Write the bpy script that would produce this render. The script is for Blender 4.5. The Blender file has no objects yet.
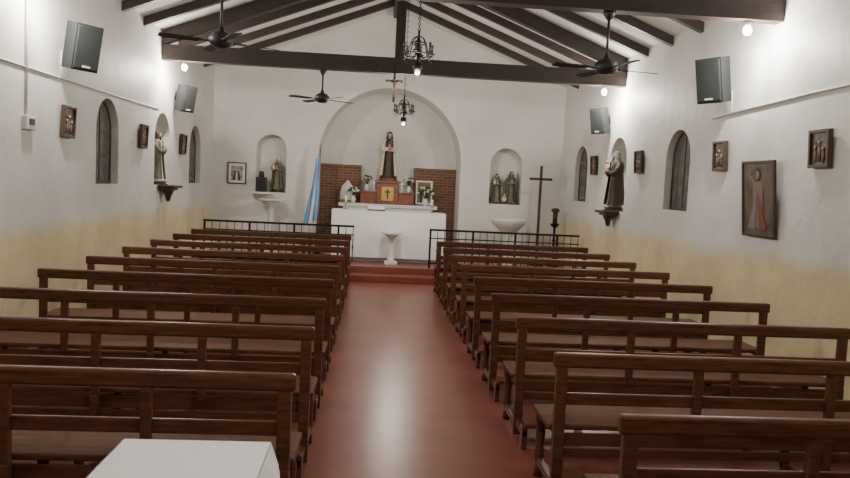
import bpy, bmesh, math, random
from mathutils import Vector, Matrix
random.seed(4)
sc=bpy.context.scene
COL=sc.collection
# ------------------------------------------------------------------ materials
def mat(name,col,rough=.6,metal=0,noise=None,bump=0,bscale=30,emit=None,estr=0,spec=None,stretch=None,coat=0):
    m=bpy.data.materials.new(name); m.use_nodes=True; nt=m.node_tree; b=nt.nodes['Principled BSDF']
    b.inputs['Base Color'].default_value=(*col,1); b.inputs['Roughness'].default_value=rough; b.inputs['Metallic'].default_value=metal
    if spec is not None: b.inputs['Specular IOR Level'].default_value=spec
    if coat: b.inputs['Coat Weight'].default_value=coat; b.inputs['Coat Roughness'].default_value=.15
    if emit: b.inputs['Emission Color'].default_value=(*emit,1); b.inputs['Emission Strength'].default_value=estr
    if noise or bump:
        tc=nt.nodes.new('ShaderNodeTexCoord'); mp=nt.nodes.new('ShaderNodeMapping'); nt.links.new(tc.outputs['Object'],mp.inputs[0])
        if stretch: mp.inputs['Scale'].default_value=stretch
    if noise:
        col2,scale=noise
        n=nt.nodes.new('ShaderNodeTexNoise'); n.inputs['Scale'].default_value=scale; n.inputs['Detail'].default_value=6; n.inputs['Roughness'].default_value=.6
        nt.links.new(mp.outputs[0],n.inputs[0])
        r=nt.nodes.new('ShaderNodeValToRGB'); r.color_ramp.elements[0].position=.35; r.color_ramp.elements[1].position=.68
        r.color_ramp.elements[0].color=(*col,1); r.color_ramp.elements[1].color=(*col2,1)
        nt.links.new(n.outputs['Fac'],r.inputs[0]); nt.links.new(r.outputs[0],b.inputs['Base Color'])
    if bump:
        n2=nt.nodes.new('ShaderNodeTexNoise'); n2.inputs['Scale'].default_value=bscale; n2.inputs['Detail'].default_value=4
        nt.links.new(mp.outputs[0],n2.inputs[0])
        bp=nt.nodes.new('ShaderNodeBump'); bp.inputs['Strength'].default_value=bump; bp.inputs['Distance'].default_value=.02
        nt.links.new(n2.outputs['Fac'],bp.inputs['Height']); nt.links.new(bp.outputs[0],b.inputs['Normal'])
    return m
WHITE=mat('plaster_white',(.69,.68,.65),.75,noise=((.78,.77,.74),1.3),bump=.3,bscale=8)
def wainscot():
    m=mat('plaster_side_wall',(.68,.675,.66),.55,bump=.35,bscale=6); nt=m.node_tree; b=nt.nodes['Principled BSDF']
    g=nt.nodes.new('ShaderNodeNewGeometry'); s=nt.nodes.new('ShaderNodeSeparateXYZ'); nt.links.new(g.outputs['Position'],s.inputs[0])
    n=nt.nodes.new('ShaderNodeTexNoise'); n.inputs['Scale'].default_value=1.1; n.inputs['Detail'].default_value=7
    nt.links.new(g.outputs['Position'],n.inputs[0])
    a=nt.nodes.new('ShaderNodeMath'); a.operation='MULTIPLY_ADD'; a.inputs[1].default_value=.35; nt.links.new(n.outputs['Fac'],a.inputs[0]); nt.links.new(s.outputs['Z'],a.inputs[2])
    n4=nt.nodes.new('ShaderNodeTexNoise'); n4.inputs['Scale'].default_value=2.0; n4.inputs['Detail'].default_value=7; nt.links.new(g.outputs['Position'],n4.inputs[0])
    r=nt.nodes.new('ShaderNodeValToRGB'); nt.links.new(n4.outputs['Fac'],r.inputs[0])
    e=r.color_ramp.elements
    e[0].position=.35; e[0].color=(.64,.575,.36,1); e[1].position=.65; e[1].color=(.73,.665,.43,1)
    mr=nt.nodes.new('ShaderNodeMapRange'); mr.inputs['From Min'].default_value=1.28; mr.inputs['From Max'].default_value=1.46
    nt.links.new(a.outputs[0],mr.inputs['Value'])
    mx=nt.nodes.new('ShaderNodeMix'); mx.data_type='RGBA'; nt.links.new(mr.outputs[0],mx.inputs['Factor']); nt.links.new(r.outputs[0],mx.inputs['A'])
    n3=nt.nodes.new('ShaderNodeTexNoise'); n3.inputs['Scale'].default_value=.7; n3.inputs['Detail'].default_value=6; nt.links.new(g.outputs['Position'],n3.inputs[0])
    r3=nt.nodes.new('ShaderNodeValToRGB'); r3.color_ramp.elements[0].position=.3; r3.color_ramp.elements[1].position=.6
    r3.color_ramp.elements[0].color=(.60,.59,.57,1); r3.color_ramp.elements[1].color=(.75,.74,.72,1)
    nt.links.new(n3.outputs['Fac'],r3.inputs[0]); nt.links.new(r3.outputs[0],mx.inputs['B'])
    nt.links.new(mx.outputs['Result'],b.inputs['Base Color'])
    return m
SIDE=wainscot()
FLOOR=mat('red_polished_cement',(.180,.050,.035),.30,noise=((.245,.080,.058),2.2),bump=.05,bscale=10,spec=.42)
PEW=mat('varnished_pew_wood',(.068,.028,.015),.34,noise=((.145,.064,.034),5),stretch=(1,9,9),bump=.04,bscale=40,spec=.28)
SEAT=mat('worn_seat_wood',(.075,.032,.018),.6,noise=((.15,.068,.038),5),stretch=(1,9,9),bump=.04,bscale=40,spec=.12)
BEAM=mat('dark_beam_wood',(.022,.013,.011),.55,noise=((.045,.027,.022),6),stretch=(1,6,6))
RED=mat('red_wood',(.18,.055,.028),.35,noise=((.26,.09,.045),6))
CLOTH=mat('white_linen',(.82,.82,.83),.85,bump=.1,bscale=60)
IRON=mat('black_iron',(.012,.011,.011),.45,metal=.6)
BLK=mat('black_plastic',(.02,.02,.022),.5)
GRILL=mat('speaker_grille',(.018,.022,.022),.75,bump=.5,bscale=220)
SPKB=mat('speaker_side',(.022,.026,.026),.6,spec=.3)
GLASS=mat('night_glass',(.085,.09,.085),.25,noise=((.15,.155,.145),6),spec=.5)
FRM=mat('frame_dark',(.06,.035,.02),.4)
GOLD=mat('gold_paint',(.5,.33,.1),.35,metal=.7)
STONE=mat('white_marble',(.75,.74,.72),.35,noise=((.66,.65,.64),4))
SKIN=mat('statue_skin',(.62,.40,.29),.5)
CREAM=mat('statue_cream',(.72,.66,.52),.6)
BROWN=mat('statue_brown',(.055,.032,.022),.6)
DARKV=mat('statue_black_veil',(.018,.016,.016),.55)
GREEN=mat('statue_green',(.06,.085,.06),.55,noise=((.26,.26,.18),14))
OLIVE=mat('statue_olive',(.20,.175,.11),.55,noise=((.08,.085,.06),10))
LEAF=mat('leaf_green',(.035,.10,.025),.6)
ROSE=mat('flower_pink',(.65,.30,.28),.6)
FLW=mat('flower_white',(.8,.78,.7),.6)
SKY=mat('flag_blue',(.18,.42,.75),.8)
FWHT=mat('flag_white',(.8,.8,.8),.8)
PVC=mat('pvc_white',(.62,.61,.59),.5)
REDRAY=mat('paint_red_ray',(.22,.07,.05),.5)
PALERAY=mat('paint_pale_ray',(.22,.22,.22),.5)
BULB=mat('bulb_glow',(1,1,1),.4,emit=(1,.95,.88),estr=25)
BULBW=mat('bulb_glow_warm',(1,1,1),.4,emit=(1,.85,.65),estr=2.0)
FROST=mat('frosted_glass',(.10,.09,.08),.25)
CEIL=mat('ceiling_white',(.66,.64,.62),.8,noise=((.74,.72,.70),2))
def brickmat():
    m=bpy.data.materials.new('brick'); m.use_nodes=True; nt=m.node_tree; b=nt.nodes['Principled BSDF']; b.inputs['Roughness'].default_value=.8
    g=nt.nodes.new('ShaderNodeTexCoord'); s=nt.nodes.new('ShaderNodeSeparateXYZ'); c=nt.nodes.new('ShaderNodeCombineXYZ')
    nt.links.new(g.outputs['Object'],s.inputs[0]); nt.links.new(s.outputs['X'],c.inputs['X']); nt.links.new(s.outputs['Z'],c.inputs['Y'])
    br=nt.nodes.new('ShaderNodeTexBrick'); nt.links.new(c.outputs[0],br.inputs[0]); br.inputs['Scale'].default_value=1
    br.inputs['Brick Width'].default_value=.2; br.inputs['Row Height'].default_value=.062; br.inputs['Mortar Size'].default_value=.006
    br.inputs['Color1'].default_value=(.20,.095,.056,1); br.inputs['Color2'].default_value=(.135,.062,.038,1); br.inputs['Mortar'].default_value=(.30,.20,.14,1)
    nt.links.new(br.outputs[0],b.inputs['Base Color'])
    return m
BRICK=brickmat()
def artmat(name,c1,c2,c3,scale=4):
    m=bpy.data.materials.new(name); m.use_nodes=True; nt=m.node_tree; b=nt.nodes['Principled BSDF']; b.inputs['Roughness'].default_value=.4
    g=nt.nodes.new('ShaderNodeTexCoord'); n=nt.nodes.new('ShaderNodeTexNoise'); n.inputs['Scale'].default_value=scale; n.inputs['Detail'].default_value=4
    nt.links.new(g.outputs['Object'],n.inputs[0]); r=nt.nodes.new('ShaderNodeValToRGB'); e=r.color_ramp.elements
    e[0].position=.35; e[0].color=(*c1,1); e[1].position=.7; e[1].color=(*c3,1); x=e.new(.5); x.color=(*c2,1)
    nt.links.new(n.outputs['Fac'],r.inputs[0]); nt.links.new(r.outputs[0],b.inputs['Base Color']); return m
ART1=artmat('station_relief',(.05,.035,.025),(.14,.10,.07),(.26,.2,.15),14)
ART2=artmat('painting_bg',(.07,.05,.035),(.13,.095,.06),(.2,.15,.1),5)
ART3=artmat('print_bg',(.12,.12,.11),(.35,.34,.32),(.6,.6,.58),16)
# ------------------------------------------------------------------ mesh builder
class MB:
    def __init__(s): s.bm=bmesh.new(); s.mats=[]; s.M=Matrix.Identity(4)
    def mi(s,m):
        if m not in s.mats: s.mats.append(m)
        return s.mats.index(m)
    def fin(s,verts,faces,m,smooth):
        i=s.mi(m)
        for v in verts: v.co=s.M@v.co
        for f in faces: f.material_index=i; f.smooth=smooth
    def box(s,c,d,m,rot=None,bev=0):
        r=bmesh.ops.create_cube(s.bm,size=1); vs=r['verts']
        T=Matrix.Translation(Vector(c))@(rot.to_4x4() if rot else Matrix.Identity(4))@Matrix.Diagonal((*d,1))
        for v in vs: v.co=T@v.co
        fs=list({f for v in vs for f in v.link_faces})
        if bev:
            es=list({e for v in vs for e in v.link_edges})
            rr=bmesh.ops.bevel(s.bm,geom=es,offset=bev,segments=2,affect='EDGES',profile=.5)
            st=[rr['verts'][0]]; seen=set(st)
            while st:
                v=st.pop()
                for e in v.link_edges:
                    w=e.other_vert(v)
                    if w not in seen: seen.add(w); st.append(w)
            vs=list(seen); fs=list({f for v in vs for f in v.link_faces})
        s.fin(vs,fs,m,False)
    def lathe(s,prof,m,c=(0,0,0),seg=20,sx=1,sy=1,fold=0,nf=9,a0=0,a1=2*math.pi,smooth=True,T=None):
        full=abs(a1-a0-2*math.pi)<1e-4; n=seg if full else seg+1; rings=[]; vs=[]
        z0=min(p[1] for p in prof); H=max(p[1] for p in prof)-z0+1e-6
        for (r,z) in prof:
            row=[]; t=(z-z0)/H
            for i in range(n):
                a=a0+(a1-a0)*i/seg
                rr=r*(1+fold*(1-t)*math.sin(a*nf+t*1.5))
                p=Vector((c[0]+rr*sx*math.cos(a), c[1]+rr*sy*math.sin(a), c[2]+z))
                if T: p=T@p
                v=s.bm.verts.new(p); row.append(v); vs.append(v)
            rings.append(row)
        fs=[]
        for j in range(len(prof)-1):
            for i in range(seg):
                k=(i+1)%n
                fs.append(s.bm.faces.new((rings[j][i],rings[j][k],rings[j+1][k],rings[j+1][i])))
        if full:
            if prof[0][0]>1e-4: fs.append(s.bm.faces.new(list(reversed(rings[0]))))
            if prof[-1][0]>1e-4: fs.append(s.bm.faces.new(rings[-1]))
        s.fin(vs,fs,m,smooth)
    def cyl(s,p0,p1,r0,r1,m,seg=12):
        p0=Vector(p0); p1=Vector(p1); d=p1-p0; L=d.length
        T=Matrix.Translation(p0)@d.to_track_quat('Z','Y').to_matrix().to_4x4()
        s.lathe([(r0,0),(r1,L)],m,seg=seg,T=T)
    def tube(s,pts,rs,m,seg=8):
        if not hasattr(rs,'__len__'): rs=[rs]*len(pts)
        pts=[Vector(p) for p in pts]; rings=[]; vs=[]
        for i,p in enumerate(pts):
            d=(pts[min(i+1,len(pts)-1)]-pts[max(i-1,0)])
            q=d.to_track_quat('Z','Y'); row=[]
            for k in range(seg):
                a=2*math.pi*k/seg; v=s.bm.verts.new(p+q@Vector((rs[i]*math.cos(a),rs[i]*math.sin(a),0))); row.append(v); vs.append(v)
            rings.append(row)
        fs=[]
        for j in range(len(pts)-1):
            for k in range(seg): fs.append(s.bm.faces.new((rings[j][k],rings[j][(k+1)%seg],rings[j+1][(k+1)%seg],rings[j+1][k])))
        fs.append(s.bm.faces.new(list(reversed(rings[0])))); fs.append(s.bm.faces.new(rings[-1]))
        s.fin(vs,fs,m,True)
    def ell(s,c,r,m,seg=14,rot=None):
        rr=bmesh.ops.create_uvsphere(s.bm,u_segments=seg,v_segments=max(6,seg*2//3),radius=1); vs=rr['verts']
        T=Matrix.Translation(Vector(c))@(rot.to_4x4() if rot else Matrix.Identity(4))@Matrix.Diagonal((*r,1))
        for v in vs: v.co=T@v.co
        s.fin(vs,list({f for v in vs for f in v.link_faces}),m,True)
    def torus(s,c,R,r,m,seg=24,axis='Z'):
        rings=[];vs=[]
        for i in range(seg):
            a=2*math.pi*i/seg; row=[]
            for k in range(8):
                b=2*math.pi*k/8; q=Vector(((R+r*math.cos(b))*math.cos(a),(R+r*math.cos(b))*math.sin(a),r*math.sin(b)))
                if axis=='Y': q=Vector((q.x,q.z,q.y))
                if axis=='X': q=Vector((q.z,q.x,q.y))
                v=s.bm.verts.new(Vector(c)+q); row.append(v); vs.append(v)
            rings.append(row)
        fs=[]
        for i in range(seg):
            for k in range(8): fs.append(s.bm.faces.new((rings[i][k],rings[(i+1)%seg][k],rings[(i+1)%seg][(k+1)%8],rings[i][(k+1)%8])))
        s.fin(vs,fs,m,True)
    def prism(s,poly,y0,y1,m,plane='XZ',smooth=False):
        A=[];B=[]
        for (a,b) in poly:
            if plane=='XZ': p,q=(a,y0,b),(a,y1,b)
            elif plane=='YZ': p,q=(y0,a,b),(y1,a,b)
            else: p,q=(a,b,y0),(a,b,y1)
            A.append(s.bm.verts.new(p)); B.append(s.bm.verts.new(q))
        n=len(poly); fs=[s.bm.faces.new(A),s.bm.faces.new(list(reversed(B)))]
        for i in range(n): fs.append(s.bm.faces.new((A[i],B[i],B[(i+1)%n],A[(i+1)%n])))
        s.fin(A+B,fs,m,smooth)
    def grid(s,fn,nu,nv,m):
        rows=[[s.bm.verts.new(fn(i/nu,j/nv)) for j in range(nv+1)] for i in range(nu+1)]
        fs=[]
        for i in range(nu):
            for j in range(nv): fs.append(s.bm.faces.new((rows[i][j],rows[i+1][j],rows[i+1][j+1],rows[i][j+1])))
        s.fin([v for r in rows for v in r],fs,m,True)
    def mesh(s,name):
        bmesh.ops.recalc_face_normals(s.bm,faces=s.bm.faces)
        me=bpy.data.meshes.new(name); s.bm.to_mesh(me); s.bm.free()
        for m in s.mats: me.materials.append(m)
        return me
    def obj(s,name,loc=(0,0,0),rz=0,bevel=0):
        o=bpy.data.objects.new(name,s.mesh(name)); COL.objects.link(o); o.location=loc; o.rotation_euler=(0,0,rz)
        if bevel:
            b=o.modifiers.new('bevel','BEVEL'); b.width=bevel; b.segments=2; b.limit_method='ANGLE'; b.angle_limit=math.radians(40)
        return o
def Rx(a): return Matrix.Rotation(a,3,'X')
def Ry(a): return Matrix.Rotation(a,3,'Y')
def Rz(a): return Matrix.Rotation(a,3,'Z')
# ------------------------------------------------------------------ room
XW=3.65; YB=15.58; YF=-1.6; EAVE=3.95; APEX=5.35; SL=(APEX-EAVE)/XW
def arch_poly(c,w,z0,z1,n=20):
    r=w/2; p=[(c-r,z0),(c+r,z0)]
    for i in range(n+1):
        a=math.pi*i/n; p.append((c+r*math.cos(a),z1-r+r*math.sin(a)))
    return p
def cut(o,cutters):
    for c in cutters:
        m=o.modifiers.new('b','BOOLEAN'); m.operation='DIFFERENCE'; m.object=c; m.solver='EXACT'
    dg=bpy.context.evaluated_depsgraph_get(); me=bpy.data.meshes.new_from_object(o.evaluated_get(dg))
    o.modifiers.clear(); o.data=me
    for c in cutters: bpy.data.objects.remove(c,do_unlink=True)
def cutter(poly,a,b,plane):
    m=MB(); m.prism(poly,a,b,WHITE,plane); return m.obj('cutter')
WIN=[(9.55,.78),(14.1,.86)]
for side,sx in (('left',-1),('right',1)):
    m=MB(); m.box((sx*(XW+.2),(YF+YB)/2,EAVE/2+.1),(.4,YB-YF+.0,EAVE+.2),SIDE); w=m.obj('wall_'+side)
    cs=[cutter(arch_poly(y,wd,1.60,2.66),sx*(XW-.1),sx*(XW+.6),'YZ') for y,wd in WIN]
    cs.append(cutter(arch_poly(11.95,.84,(1.58 if sx<0 else 1.50),2.70),sx*(XW-.1),sx*(XW+.29),'YZ'))
    cut(w,cs)
m=MB(); m.prism([(-XW-.4,-.1),(XW+.4,-.1),(XW+.4,EAVE+.0),(0,APEX+.17),(-XW-.4,EAVE+.0)],YB,YB+1.5,WHITE); w=m.obj('wall_back')
cs=[cutter(arch_poly(0,2.98,.24,3.74,40),YB-.1,YB+.95,'XZ'),
    cutter(arch_poly(-2.45,.62,1.47,2.66),YB-.1,YB+.32,'XZ'),cutter(arch_poly(2.46,.68,1.44,2.62),YB-.1,YB+.32,'XZ')]
cut(w,cs)
m=MB(); m.prism([(-XW-.4,-.1),(XW+.4,-.1),(XW+.4,EAVE),(0,APEX+.17),(-XW-.4,EAVE)],YF-.3,YF,WHITE); m.obj('wall_front')
m=MB(); m.box((0,(YF+YB)/2,-.1),(2*XW+.8,YB-YF,.2),FLOOR); m.obj('floor')
m=MB()
for sx in (-1,1):
    m.prism([(sx*(XW+.4),EAVE-.4*SL),(0,APEX),(0,APEX+.12),(sx*(XW+.4),EAVE-.4*SL+.12)],YF-.3,YB+1.5,CEIL)
m.obj('ceiling')
m=MB(); m.box((0,(13.12+YB)/2,.06),(2*XW-.01,YB-13.13,.12),FLOOR); m.box((0,(13.5+YB)/2,.18),(2*XW-.012,YB-13.51,.12),FLOOR)
m.obj('sanctuary_platform',bevel=.012)
for side,sx in (('left',-1),('right',1)):
    m=MB(); m.box((sx*(XW-.008),(YF+13.1)/2,.06),(.016,13.1-YF,.12),RED); m.obj('baseboard_'+side)
# ------------------------------------------------------------------ roof timbers
def rafter(y,w,d,name):
    m=MB()
    for sx in (-1,1):
        m.prism([(sx*XW,EAVE-.005),(0,APEX-.005),(0,APEX-d),(sx*XW,EAVE-d)],-w/2,w/2,BEAM)
    return m.obj(name,(0,y,0))
for y in [-.5,.4,1.3,2.2,3.55,4.47,5.4,6.33,8.17,9.09,10.01,10.93,12.8,13.7,14.65]: rafter(y,.09,.13,'roof_rafter')
for y,zb in ((7.28,3.56),(11.87,3.50),(2.6,3.56)):
    m=MB()
    for sx in (-1,1):
        m.prism([(sx*XW,EAVE-.005),(0,APEX-.005),(0,APEX-.22),(sx*XW,EAVE-.22)],-.07,.07,BEAM)
    m.box((0,0,zb+.12),(2*XW,.16,.24),BEAM)
    m.box((0,0,(zb+.2+APEX)/2),(.15,.14,APEX-zb-.3),BEAM)
    m.obj('roof_truss',(0,y,0))
m=MB(); m.box((0,(YF+YB)/2,APEX-.10),(.12,YB-YF,.18),BEAM); m.obj('ridge_beam')
# ------------------------------------------------------------------ pews
def pew_mesh(L):
    m=MB(); h=.87
    m.box((0,0,h-.035),(L,.05,.085),PEW,bev=.014)
    m.box((0,.012,.61),(L-.06,.024,.07),PEW,bev=.006)
    m.box((0,.25,.43),(L,.40,.035),SEAT,bev=.010)
    m.box((0,.43,.37),(L-.1,.025,.08),PEW)
    m.box((0,.05,.36),(L-.1,.025,.07),PEW)
    n=4 if L>2.55 else 3
    xs=[-L/2+.05+(L-.1)*i/n for i in range(n+1)]
    for i,x in enumerate(xs):
        end=i in(0,n)
        w=.065 if end else .05
        m.box((x,0,.62),(w,.045,.44),PEW,bev=.008)
        if end or i%2==0:
            m.box((x,0,.22),(w,.055,.40),PEW,bev=.008)
            m.lathe([(.030,0),(.030,.05),(.020,.07),(.032,.12),(.026,.2),(.032,.28),(.022,.31),(.034,.34),(.034,.42)],PEW,c=(x,.41,0),seg=12)
            m.box((x,.20,.10),(.04,.42,.05),PEW,bev=.006)
            m.box((x,-.14,.11),(.035,.26,.045),PEW,bev=.006)
            m.box((x,-.24,.08),(.04,.06,.16),PEW,bev=.006)
        if end:
            m.box((x,.22,.42),(.05,.40,.05),PEW,bev=.006)
    m.box((0,-.22,.17),(L-.1,.15,.03),SEAT,bev=.006)
    m.box((0,.0,.30),(L-.1,.022,.05),PEW)
    return m.mesh('church_pew')
ML=pew_mesh(2.63); MR=pew_mesh(2.50)
for k in range(9):
    o=bpy.data.objects.new('church_pew',ML); COL.objects.link(o); o.location=(-1.965,3.44+1.118*k,0)
for k in range(9):
    o=bpy.data.objects.new('church_pew',MR); COL.objects.link(o); o.location=(1.98,2.946+1.118*k,0)
# ------------------------------------------------------------------ communion rail
def rail(name,x0,x1):
    m=MB(); L=x1-x0
    m.box((L/2,0,.715),(L,.06,.035),IRON,bev=.006); m.box((L/2,0,.10),(L,.02,.02),IRON); m.box((L/2,0,.56),(L,.02,.02),IRON)
    n=int(L/.13)
    for i in range(n+1):
        x=.02+(L-.04)*i/n
        if i%6==0:
            m.box((x,0,.35),(.035,.035,.70),IRON)
        else:
            m.tube([(x,0,.1),(x,0,.3),(x,0,.56)],[.007,.010,.007],IRON,6)
            m.ell((x,0,.33),(.016,.016,.03),IRON,8)
            m.tube([(x,0,.56),(x,0,.70)],.006,IRON,6)
    return m.obj(name,(x0,13.58,.24))
rail('communion_rail',-3.35,-.64); rail('communion_rail',.74,3.55)
# ------------------------------------------------------------------ windows
def window(name,y,wd,sx):
    m=MB(); z0,z1=1.60,2.66; P=arch_poly(0,wd-.004,z0,z1-.002)
    m.prism(P,-.01,.01,GLASS,'YZ')
    r=wd/2
    fr=[(0,-r+.02,z0+.02),(0,-r+.02,z1-r)]+[(0,-(r-.02)*math.cos(math.pi*i/14),z1-r+(r-.02)*math.sin(math.pi*i/14)) for i in range(1,14)]+[(0,r-.02,z1-r),(0,r-.02,z0+.02)]
    m.tube(fr,.024,FRM,6); m.box((0,0,z0+.02),(.04,wd-.02,.04),FRM)
    m.box((0,0,(z0+z1)/2),(.035,.03,z1-z0-.04),FRM)
    for z in (1.95,2.25): m.box((0,0,z),(.03,wd-.04,.022),FRM)
    for dy in (-.19,.19): m.box((0,dy,(z0+2.45)/2),(.02,.014,2.45-z0),FRM)
    m.obj(name,(sx*(XW+.11),y,0))
i=1
for sx in (-1,1):
    for y,wd in WIN: window('window_%d'%i,y,wd,sx); i+=1
# ------------------------------------------------------------------ statues
def figure(m,base,h,robe,mantle,veil,face=-math.pi/2,skin=SKIN,child=False,hold=None):
    old=m.M; m.M=old@Matrix.Translation(Vector(base))@Matrix.Rotation(face+math.pi/2,4,'Z')@Matrix.Scale(h,4)
    m.lathe([(.165,0),(.16,.03),(.14,.2),(.12,.40),(.105,.55),(.115,.66),(.125,.76),(.10,.815),(.045,.845),(.036,.87)],robe,seg=36,sx=1,sy=.78,fold=.10,nf=9)
    m.lathe([(.205,.05),(.19,.2),(.165,.42),(.15,.6),(.15,.72),(.14,.79),(.10,.835),(.05,.86)],mantle,seg=30,sx=1,sy=.85,fold=.09,nf=11,a0=-math.pi/2+.62,a1=1.5*math.pi-.62)
    for s in (-1,1):
        m.tube([(s*.125,0,.775),(s*.15,-.035,.66),(s*.12,-.10,.585),(s*.035,-.155,.635)],[.045,.05,.048,.036],mantle,10)
        m.tube([(s*.045,-.15,.63),(s*.015,-.165,.66)],[.018,.016],skin,8)
        m.ell((s*.010,-.168,.69),(.012,.022,.036),skin,8)
        m.ell((s*.05,-.13,.012),(.03,.055,.018),skin if robe is not BROWN else robe,8)
    m.cyl((0,-.005,.85),(0,-.012,.90),.030,.028,skin,10)
    m.ell((0,-.02,.932),(.046,.054,.064),skin,16)
    m.ell((0,-.074,.925),(.008,.013,.014),skin,8)
    m.ell((0,-.066,.902),(.014,.008,.005),ROSE,8)
    for s in (-1,1): m.ell((s*.017,-.068,.938),(.008,.006,.005),DARKV,8)
    m.lathe([(.115,.70),(.10,.78),(.078,.86),(.066,.92),(.060,.965),(.038,.998),(.002,1.008)],veil,c=(0,-.004,0),seg=22,sx=1,sy=1,fold=.03,nf=6,a0=-math.pi/2+.72,a1=1.5*math.pi-.72)
    m.lathe([(.050,.955),(.048,.975),(.034,.997),(.001,1.006)],veil,c=(0,-.015,0),seg=16)
    if child:
        m.ell((-.10,-.13,.70),(.045,.045,.075),CREAM,12); m.ell((-.10,-.14,.80),(.030,.030,.034),skin,12)
        m.tube([(-.07,-.15,.73),(-.03,-.18,.74)],[.014,.01],skin,6); m.tube([(-.12,-.15,.65),(-.10,-.19,.60)],[.018,.012],skin,6)
    if hold=='cross':
        m.box((.03,-.19,.70),(.02,.015,.26),FRM); m.box((.03,-.19,.75),(.11,.015,.02),FRM)
        for k in range(8): m.ell((.03+.05*math.cos(k),-.185,.60+.03*math.sin(k*2)),(.02,.02,.02),ROSE,6)
    if hold=='staff':
        m.cyl((.17,-.12,.0),(.17,-.10,.95),.009,.008,FRM,6)
    m.M=old
def plinth(m,base,r,h,mt):
    m.lathe([(r*1.1,0),(r*1.1,h*.3),(r*.9,h*.4),(r*.9,h*.75),(r*1.02,h*.85),(r*1.02,h)],mt,c=base,seg=8,smooth=False)
m=MB(); plinth(m,(0,0,0),.19,.06,RED); figure(m,(0,0,.06),.98,BROWN,CREAM,DARKV,hold='cross')
m.obj('saint_statue',(-.02,15.98,1.824))
m=MB()
m.box((0,0,.22),(.46,.46,.44),RED,bev=.01); m.box((0,0,.475),(.54,.50,.045),RED,bev=.008); m.box((0,-.235,.22),(.26,.02,.30),GOLD,bev=.006)
m.box((0,-.25,.22),(.03,.02,.2),FRM); m.box((0,-.25,.26),(.12,.02,.03),FRM)
for s in (-1,1):
    m.box((s*.40,0,.11),(.34,.36,.22),RED,bev=.01); m.box((s*.40,0,.235),(.37,.38,.03),RED,bev=.006)
    m.cyl((s*.30,-.16,.25),(s*.30,-.16,.42),.012,.012,CLOTH,8)
    m.ell((s*.30,-.16,.44),(.008,.008,.018),BULBW,6)
RET=m.obj('tabernacle_retable',(-.02,15.98,1.325))
m=MB(); m.box((0,0,.5),(1.9,.56,1.0),WHITE,bev=.01); m.box((0,0,1.04),(2.1,.62,.08),STONE,bev=.015)
m.obj('back_altar',(0,16.02,.242))
def bouquet(name,loc,flm,r=.13,vase=STONE,parent=None):
    m=MB(); m.lathe([(.035,0),(.05,.03),(.06,.08),(.035,.13),(.045,.15)],vase,seg=14)
    for k in range(26):
        a=random.uniform(0,6.28); t=random.uniform(.2,1); R=r*t; z=.20+r*1.3*math.sqrt(max(0,1-t*t*.8))*random.uniform(.6,1)
        p=(R*math.cos(a),R*math.sin(a)*.8,z)
        m.tube([(0,0,.13),p],[.004,.003],LEAF,5)
        if k%2: m.ell(p,(.03,.03,.024),flm,8)
        else: m.ell(p,(.045,.018,.03),LEAF,8,Rz(a))
    o=m.obj(name,loc)
    if parent: o.parent=parent
bouquet('vase_with_roses',(-.44,0,.252),ROSE,.10,parent=RET); bouquet('vase_with_lilies',(.45,0,.252),FLW,.10,parent=RET)
bouquet('flower_vase',(.80,15.84,1.325),FLW,.17); bouquet('flower_vase',(-.74,15.80,1.325),FLW,.10)
m=MB(); m.lathe([(.15,0),(.15,.02),(.13,.04),(.13,.05)],GOLD,seg=18)
m.lathe([(.15,.05),(.145,.2),(.12,.33),(.05,.42),(.02,.46)],CLOTH,seg=40,fold=.10,nf=10); m.ell((0,0,.47),(.025,.025,.03),GOLD,8)
m.obj('veiled_ciborium',(-.88,16.10,1.325))
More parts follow.
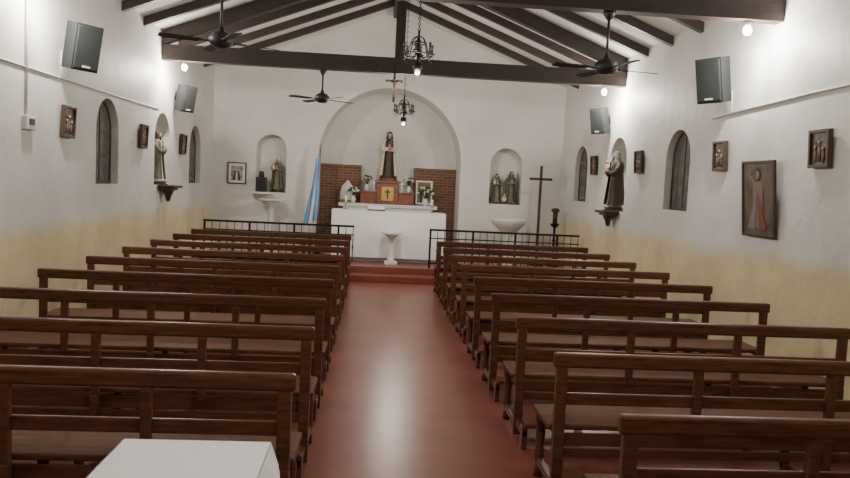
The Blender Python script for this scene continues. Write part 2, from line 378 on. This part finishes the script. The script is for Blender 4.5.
def framed(name,w,h,art,fm,loc,rot,border=.03,fig=None,mat2=None,th=.03):
    m=MB()
    for s in (-1,1):
        m.box((s*(w/2-border/2),0,0),(border,th,h),fm,bev=.004); m.box((0,0,s*(h/2-border/2)),(w-2*border+.002,th,border),fm,bev=.004)
    iw,ih=w-2*border,h-2*border
    if mat2: m.box((0,.004,0),(iw,.012,ih),mat2); iw*=.72; ih*=.76; m.box((0,-.003,0),(iw,.008,ih),art)
    else: m.box((0,.004,0),(iw,.012,ih),art)
    y=-.006
    if fig=='person':
        m.prism([(-iw*.30,-ih*.5),(iw*.30,-ih*.5),(iw*.24,-ih*.05),(iw*.15,ih*.14),(-iw*.15,ih*.14),(-iw*.26,-ih*.08)],y-.002,y+.004,BROWN)
        m.prism([(-iw*.12,-ih*.5),(iw*.10,-ih*.5),(iw*.07,ih*.10),(-iw*.08,ih*.10)],y-.004,y+.003,CREAM)
        m.ell((0,y,ih*.24),(iw*.10,.005,ih*.10),SKIN,12); m.ell((0,y+.003,ih*.27),(iw*.15,.004,ih*.13),DARKV,12)
    if fig=='mercy':
        PAINT=mat('paint_white_robe',(.24,.21,.165),.5,noise=((.15,.12,.09),9))
        FACE=mat('paint_face',(.28,.18,.12),.5)
        m.prism([(-iw*.17,-ih*.42),(iw*.15,-ih*.42),(iw*.16,-ih*.05),(iw*.17,ih*.17),(iw*.07,ih*.25),(-iw*.07,ih*.25),(-iw*.17,ih*.17),(-iw*.15,-ih*.05)],y-.002,y+.004,PAINT)
        m.prism([(-iw*.17,ih*.17),(-iw*.10,ih*.20),(-iw*.24,ih*.34),(-iw*.29,ih*.31)],y-.003,y+.003,PAINT)
        m.ell((-iw*.28,y-.002,ih*.35),(iw*.03,.004,ih*.035),FACE,10)
        m.prism([(-iw*.02,ih*.08),(-iw*.04,ih*.06),(-iw*.34,-ih*.42),(-iw*.10,-ih*.44)],y-.006,y+.001,PALERAY)
        m.prism([(iw*.02,ih*.08),(iw*.0,ih*.06),(iw*.06,-ih*.44),(iw*.30,-ih*.42)],y-.006,y+.001,REDRAY)
        m.ell((0,y+.001,ih*.34),(iw*.10,.005,ih*.095),BROWN,14); m.ell((0,y-.003,ih*.33),(iw*.06,.004,ih*.065),FACE,12)
    if fig=='relief':
        for k,(dx,hh) in enumerate(((-.25,.55),(0,.7),(.24,.5))):
            m.ell((dx*iw,-.006,-ih*.5+ih*hh*.5),(iw*.10,.012,ih*hh*.42),ART1,10); m.ell((dx*iw,-.010,-ih*.5+ih*hh*1.0),(iw*.06,.012,ih*.06),SKIN,8)
        m.box((0,-.008,ih*.05),(iw*.7,.01,ih*.05),FRM,Ry(.5))
    o=m.obj(name,loc); o.rotation_euler=rot; return o
framed('framed_icon',.36,.52,ART2,CLOTH,(.78,16.14,1.60),(math.radians(-8),0,0),.035,'person')
framed('framed_print',.38,.44,ART3,FRM,(-3.14,YB-.02,1.83),(0,0,0),.022,'person',CLOTH)
for x0,x1 in ((-1.485,-.60),(.56,1.485)):
    m=MB(); m.box(((x0+x1)/2,0,.93),(x1-x0,.14,1.86),BRICK); m.box(((x0+x1)/2,-.01,1.875),(x1-x0,.16,.03),BRICK); m.obj('brick_panel',(0,YB+.95-.075,.242))
m=MB(); m.box((0,0,.9),(.5,.14,1.8),WHITE); m.obj('statue_pillar',(-.02,16.455,.242))
# altar with draped cloth
def drape(m,W,D,top,drop,mt,amp=.02,per=22,scallop=0,flare=0):
    P=2*(W+D)
    def pt(u):
        d=u*P
        if d<W: return (-W/2+d,-D/2,0,-1)
        d-=W
        if d<D: return (W/2,-D/2+d,1,0)
        d-=D
        if d<W: return (W/2-d,D/2,0,1)
        d-=W
        return (-W/2,D/2-d,-1,0)
    def fn(u,v):
        x,y,nx,ny=pt(min(u,.99999)); a=amp*v*(1+math.sin(u*P*per))+.004+flare*v
        return Vector((x+nx*a,y+ny*a,top-(drop+scallop*abs(math.sin(u*P*32)))*v))
    m.grid(fn,int(P*90),6,mt)
m=MB(); m.box((0,0,.46),(1.9,.5,.92),STONE,bev=.01); m.box((0,0,.945),(2.16,.68,.05),STONE,bev=.01)
m.box((0,0,.977),(2.20,.72,.012),CLOTH)
drape(m,2.20,.72,.983,.90,CLOTH,.008,18)
m.obj('altar',(0,14.65,.24))
m=MB(); m.box((0,0,.012),(.34,.24,.024),FRM); m.box((0,0,.055),(.32,.22,.012),CLOTH,Rx(.3)); m.obj('missal_stand',(-.25,14.55,1.226))
for x in (-.85,.85):
    m=MB(); m.lathe([(.05,0),(.05,.012),(.012,.03),(.012,.1),(.03,.12),(.03,.13)],GOLD,seg=14); m.cyl((0,0,.13),(0,0,.26),.016,.016,CLOTH,10); m.obj('altar_candle',(x,14.6,1.226))
m=MB(); m.box((0,0,.03),(.24,.24,.06),STONE,bev=.01); m.lathe([(.09,.06),(.06,.10),(.045,.16),(.04,.42),(.05,.48),(.10,.53),(.15,.57)],STONE,seg=20); m.box((0,0,.60),(.36,.32,.06),STONE,bev=.015)
m.obj('marble_pedestal',(.06,14.02,.24))
m=MB(); m.lathe([(.19,0),(.19,.05),(.12,.09),(.075,.16),(.07,.5),(.10,.60),(.12,.64),(.24,.74),(.34,.84),(.36,.90),(.36,.94),(.32,.94),(.24,.88),(.0,.84)],STONE,seg=32)
m.obj('baptismal_font',(2.42,14.75,.24))
m=MB(); m.box((0,0,.03),(.34,.30,.06),STONE,bev=.01); m.lathe([(.12,.06),(.08,.12),(.065,.2),(.06,.85),(.08,.93),(.15,1.0),(.2,1.06)],STONE,seg=20); m.lathe([(.24,1.06),(.25,1.08),(.24,1.10)],STONE,seg=24)
m.obj('stone_pedestal',(-2.38,15.22,.24))
m=MB(); plinth(m,(0,0,0),.13,.06,FRM); figure(m,(0,0,.06),.66,OLIVE,GREEN,CREAM,child=True); m.obj('virgin_statue',(-2.34,YB+.14,1.472))
m=MB(); m.box((0,0,.15),(.2,.2,.30),BLK,bev=.01); m.box((0,-.102,.15),(.16,.01,.24),GRILL); m.lathe([(.05,.30),(.06,.33),(.045,.42)],BLK,seg=12); m.obj('small_loudspeaker',(-2.62,YB-.14,1.472))
m=MB(); m.box((0,0,-.02),(.42,.26,.04),WHITE,bev=.008); m.prism([(-.0,-.04),(.13,-.04),(.13,-.2)],-.1,.1,WHITE,'YZ'); m.obj('wall_shelf',(-2.60,YB-.135,1.47))
m=MB(); m.box((0,0,.02),(.62,.26,.04),FRM,bev=.006); figure(m,(-.16,0,.04),.60,GREEN,OLIVE,DARKV,child=True); figure(m,(.15,.02,.04),.66,OLIVE,GREEN,BROWN,hold='staff'); 
m.ell((.0,-.08,.10),(.06,.05,.06),CREAM,10); m.ell((.0,-.09,.18),(.03,.03,.035),SKIN,10)
m.obj('holy_family_statue',(2.46,YB+.15,1.442))
# side niche statues on corbels
for sx,rb,mn,vl,nm,zz,xx,hh in ((-1,CREAM,OLIVE,BROWN,'friar_statue',1.58,XW+.08,.78),(1,OLIVE,BROWN,GREEN,'saint_joseph_statue',1.50,XW-.02,.92)):
    m=MB(); figure(m,(0,0,.05),hh,rb,mn,vl,child=(sx==1)); plinth(m,(0,0,0),.16,.05,FRM); m.obj(nm,(sx*xx,11.95,zz+.002),rz=(math.pi/2 if sx==-1 else -math.pi/2))
    m=MB(); m.box((0,0,-.02),(.26,.50,.04),FRM,bev=.01)
    m.box((sx*.03,0,-.06),(.20,.40,.04),FRM,bev=.01); m.lathe([(.02,-.26),(.04,-.23),(.05,-.18),(.09,-.10),(.10,-.08)],FRM,seg=16,c=(sx*.03,0,0),sx=.9,sy=1.3)
    m.obj('statue_corbel',(sx*(XW-.135),11.95,zz))
for y in (3.8,5.9,8.25,10.86,13.08): framed('station_of_the_cross',.30,.34,ART1,FRM,(-XW+.04,y,2.27),(math.radians(3),0,math.pi/2),.03,'relief',th=.05)
for y in (3.8,6.36,8.27,10.88,13.15): framed('station_of_the_cross',.30,.34,ART1,FRM,(XW-.04,y,2.27),(math.radians(3),0,-math.pi/2),.03,'relief',th=.05)
framed('saint_painting',.64,.78,ART2,FRM,(XW-.06,7.31,1.80),(math.radians(5),0,-math.pi/2),.03,'mercy')
# ------------------------------------------------------------------ loudspeakers
def speaker(x,y,z,s,h,rz):
    m=MB(); w=h*.68; d=h*.46
    m.prism([(-w/2,-d/2),(w/2,-d/2),(w*.34,d/2),(-w*.34,d/2)],-h/2,h/2,SPKB,'XY')
    m.box((0,-d/2-.006,0),(w*.92,.02,h*.92),GRILL,bev=.01)
    m.box((0,-d/2-.018,-h*.40),(w*.3,.004,.02),PVC)
    m.box((0,d/2+.03,0),(.04,.08,.05),IRON); m.box((0,d/2+.07,0),(.10,.012,.12),IRON)
    o=m.obj('loudspeaker',(x,y,z)); o.rotation_euler=(math.radians(11),0,rz)
speaker(-XW+.25,8.00,3.03,1,.47,math.radians(60)); speaker(XW-.25,8.08,3.09,-1,.49,math.radians(-62))
speaker(-XW+.21,12.42,2.99,1,.42,math.radians(58)); speaker(XW-.21,12.35,2.99,-1,.42,math.radians(-58))
m=MB(); m.tube([(-XW+.015,7.33,3.93),(-XW+.015,7.33,2.25)],.013,PVC); m.tube([(-XW+.01,2.0,2.70),(-XW+.01,7.5,2.71),(-XW+.01,10,2.72),(-XW+.01,11.7,2.74)],.011,PVC)
m.tube([(-XW+.01,8.12,2.72),(-XW+.01,8.12,3.0)],.008,PVC); m.obj('wall_conduit')
m=MB(); m.tube([(XW-.012,8.6,2.73),(XW-.012,6.6,2.79),(XW-.012,2,2.82)],.014,PVC); m.tube([(XW-.01,8.15,2.73),(XW-.01,8.15,3.0)],.008,PVC); m.obj('wall_conduit')
m=MB(); m.box((0,0,0),(.05,.20,.13),PVC,bev=.008); m.box((.028,0,.01),(.01,.10,.06),BLK); m.obj('switch_box',(-XW+.027,7.37,2.19))
# ------------------------------------------------------------------ ceiling fans
def fan(x,y,z,ztop,rot):
    m=MB(); m.cyl((0,0,.05),(0,0,ztop-z),.014,.014,BLK,10); m.lathe([(.02,ztop-z-.08),(.055,ztop-z-.03),(.06,ztop-z)],BLK,seg=16)
    m.lathe([(.0,-.07),(.07,-.06),(.11,-.02),(.115,.03),(.08,.07),(.03,.09),(.02,.13)],BLK,seg=24)
    for k in range(4):
        a=rot+k*math.pi/2; R=Rz(a)
        m.box(R@Vector((.17,0,-.01)),(.14,.04,.008),IRON,R)
        m.M=Matrix.Rotation(a,4,'Z')@Matrix.Translation((0,0,-.012))@Matrix.Rotation(math.radians(10),4,'X')
        m.prism([(.2,-.045),(.53,-.06),(.57,-.035),(.57,.035),(.53,.055),(.2,.04)],-.004,.004,BLK,'XY'); m.M=Matrix.Identity(4)
    m.obj('ceiling_fan',(x,y,z))
fan(-1.83,7.28,3.05,3.56,.45); fan(1.91,7.28,3.02,3.56,.2); fan(-1.19,11.87,3.05,3.50,.6)
# ------------------------------------------------------------------ chandeliers
def chandelier(x,y,z,ztop,s):
    m=MB(); L=(ztop-z)/s
    n=int(L/.05)
    for k in range(n):
        zz=.26+(L-.26)*k/n+.02
        if zz<L: m.torus((0,0,zz),.016,.0045,IRON,8,'X' if k%2 else 'Y')
    m.lathe([(.0,-.10),(.02,-.08),(.012,-.05),(.03,-.02),(.045,0),(.02,.03),(.015,.10),(.03,.14),(.012,.18),(.012,.27)],IRON,seg=14)
    m.torus((0,0,.12),.09,.007,IRON,20)
    for k in range(6):
        a=k*math.pi/3+.3; c,sn=math.cos(a),math.sin(a)
        P=lambda r,zz:(r*c,r*sn,zz)
        m.tube([P(.02,0),P(.07,-.05),P(.13,-.045),P(.17,.0)],.007,IRON,6); m.tube([P(.02,.2),P(.07,.17),P(.10,.10),P(.13,-.03)],.006,IRON,6)
        m.lathe([(.012,0),(.035,.012),(.035,.02)],IRON,c=P(.17,0),seg=10); m.cyl(P(.17,.02),P(.17,.07),.012,.012,FROST,8)
        m.ell(P(.17,.095),(.018,.018,.03),FROST,8)
        m.tube([P(.17,0),P(.19,-.05),P(.16,-.08)],.005,IRON,6)
    m.torus((0,0,-.005),.17,.006,IRON,26)
    m.lathe([(.03,-.10),(.05,-.11),(.052,-.16),(.035,-.19)],IRON,seg=14)
    m.ell((0,0,-.20),(.03,.03,.035),BULBW,12)
    o=m.obj('chandelier',(x,y,z)); o.scale=(s,s,s)
chandelier(.05,7.28,3.04,3.56,.85); chandelier(.14,12.8,3.01,5.17,1.0); chandelier(0,2.6,3.1,3.56,.85)  # last chandelier is unseen, added as a body for the fill light
m=MB(); m.box((0,0,0),(.035,.03,.46),FRM,bev=.004); m.box((0,0,.10),(.26,.03,.035),FRM,bev=.004)
for s in (-1,1): m.tube([(0,-.022,.06),(s*.05,-.024,.08),(s*.11,-.022,.105)],[.014,.010,.007],SKIN,6); m.tube([(s*.008,-.022,-.02),(s*.008,-.03,-.09),(0,-.022,-.15)],[.013,.010,.007],SKIN,6)
m.tube([(0,-.024,.075),(0,-.026,.03),(0,-.024,-.03)],[.022,.018,.018],SKIN,8); m.box((0,-.028,-.03),(.045,.03,.03),CREAM); m.ell((.005,-.03,.105),(.014,.016,.02),SKIN,8)
m.tube([(0,0,.23),(0,0,.36)],.006,IRON,6)
m.obj('crucifix',(-.07,11.74,3.27))
m=MB(); m.lathe([(.15,0),(.15,.03),(.06,.06),(.03,.10)],FRM,seg=16); m.box((0,0,1.04),(.05,.045,1.98),FRM,bev=.006); m.box((0,0,1.76),(.46,.045,.05),FRM,bev=.006)
m.obj('processional_cross',(3.06,14.9,.24))
m=MB(); m.lathe([(.12,0),(.12,.03),(.03,.08),(.022,.5),(.04,.52),(.022,.55),(.025,.78),(.09,.84),(.09,.87)],IRON,seg=16); m.cyl((0,0,.87),(0,0,1.12),.05,.05,FRM,12); m.ell((0,0,1.14),(.09,.09,.05),FRM,12); m.obj('votive_stand',(3.40,14.9,.24))
m=MB(); m.lathe([(.14,0),(.14,.03),(.04,.07),(.03,.2)],IRON,seg=16); m.cyl((0,0,.05),(0,0,2.14),.014,.012,RED,8); m.lathe([(.012,2.14),(.03,2.17),(.02,2.2),(.002,2.28)],GOLD,seg=8)
def fl(u0,u1):
    def fn(a,v):
        u=u0+(u1-u0)*a; z=2.08-1.35*v-.16*u*(1-v*.2)
        sp=.06+.24*v
        return Vector((-u*sp*.9+.02*math.sin(u*14+v*3)-.01, -.03-.045*math.sin(u*16)*(.4+v),z))
    return fn
m.grid(fl(0,.34),14,18,SKY); m.grid(fl(.34,.67),14,18,FWHT); m.grid(fl(.67,1),14,18,SKY)
m.obj('argentine_flag',(-1.42,15.1,.24))
# ------------------------------------------------------------------ cloth covered table (near left)
m=MB(); W,D,T=.54,.72,.78
m.box((0,0,T-.02),(W-.02,D-.02,.04),PEW)
for a in (-1,1):
    for b in (-1,1): m.box((a*(W/2-.05),b*(D/2-.05),(T-.04)/2),(.05,.05,T-.04),PEW)
m.box((0,0,T+.004),(W,D,.01),CLOTH)
drape(m,W,D,T+.009,.07,CLOTH,.010,24,.022,.03)
m.obj('cloth_covered_table',(-.945,2.41,0))
# ------------------------------------------------------------------ lamps and added fill lights
def point(x,y,z,w,col=(1,.93,.83),r=.05):
    l=bpy.data.lights.new('lamp','POINT'); l.energy=w; l.color=col; l.shadow_soft_size=r
    o=bpy.data.objects.new('bulb_and_fill_light',l); COL.objects.link(o); o.location=(x,y,z); return o
def spotlamp(x,y,z,w,ws):
    m=MB(); m.cyl((0,0,.06),(0,0,.11),.02,.035,PVC,12); m.ell((0,0,.02),(.045,.045,.05),BULB,14); m.obj('spotlight_bulb',(x,y,z)); point(x,y-.02,z-.07,w)
    if ws:
        l=bpy.data.lights.new('reflector','SPOT'); l.energy=ws; l.color=(1,.95,.87); l.spot_size=math.radians(95); l.spot_blend=.9; l.shadow_soft_size=.05
        o=bpy.data.objects.new('bulb_and_fill_light',l); COL.objects.link(o); o.location=(x,y+.05,z-.05)
        d=Vector((math.copysign(.36,x),.75,-.42)); o.rotation_euler=d.to_track_quat('-Z','Y').to_euler()
for sx in (-1,1):
    spotlamp(sx*3.32,7.28,3.45,85,70); spotlamp(sx*3.32,11.87,3.39,100,40); spotlamp(sx*3.32,2.6,3.45,45,0)
point(.05,7.28,2.74,45,(1,.91,.79),.1); point(.14,12.8,2.6,85,(1,.92,.80),.1); point(0,2.6,2.82,65,(1,.92,.81),.12)  # first and last are fill added under the dim and the invented chandelier
wd=bpy.data.worlds.new('night'); sc.world=wd; wd.use_nodes=True; wd.node_tree.nodes['Background'].inputs[0].default_value=(.01,.012,.02,1); wd.node_tree.nodes['Background'].inputs[1].default_value=1
# ------------------------------------------------------------------ camera
pi_,ya,ro=-.074,.073,.048
def ray(a,b):
    cr,sr=math.cos(ro),math.sin(ro); x=(a*cr+b*sr); zz=-(-a*sr+b*cr); y=1.0
    cp,sp=math.cos(pi_),math.sin(pi_); y,z=y*cp-zz*sp, y*sp+zz*cp
    cy,sy=math.cos(ya),math.sin(ya); x,y=x*cy+y*sy,-x*sy+y*cy
    return Vector((x,y,z))
F=ray(0,0).normalized(); X=(ray(1,0)-ray(0,0)).normalized(); Zc=-F; Yc=Zc.cross(X).normalized()
cd=bpy.data.cameras.new('camera'); cam=bpy.data.objects.new('camera',cd); COL.objects.link(cam)
Mx=Matrix((( X.x,Yc.x,Zc.x,-.33),(X.y,Yc.y,Zc.y,0),(X.z,Yc.z,Zc.z,1.79),(0,0,0,1))); cam.matrix_world=Mx
cd.lens=740.767/850*36; cd.sensor_width=36; cd.clip_start=.05
sc.camera=cam
sc.view_settings.view_transform='AgX'
sc.view_settings.exposure=.12
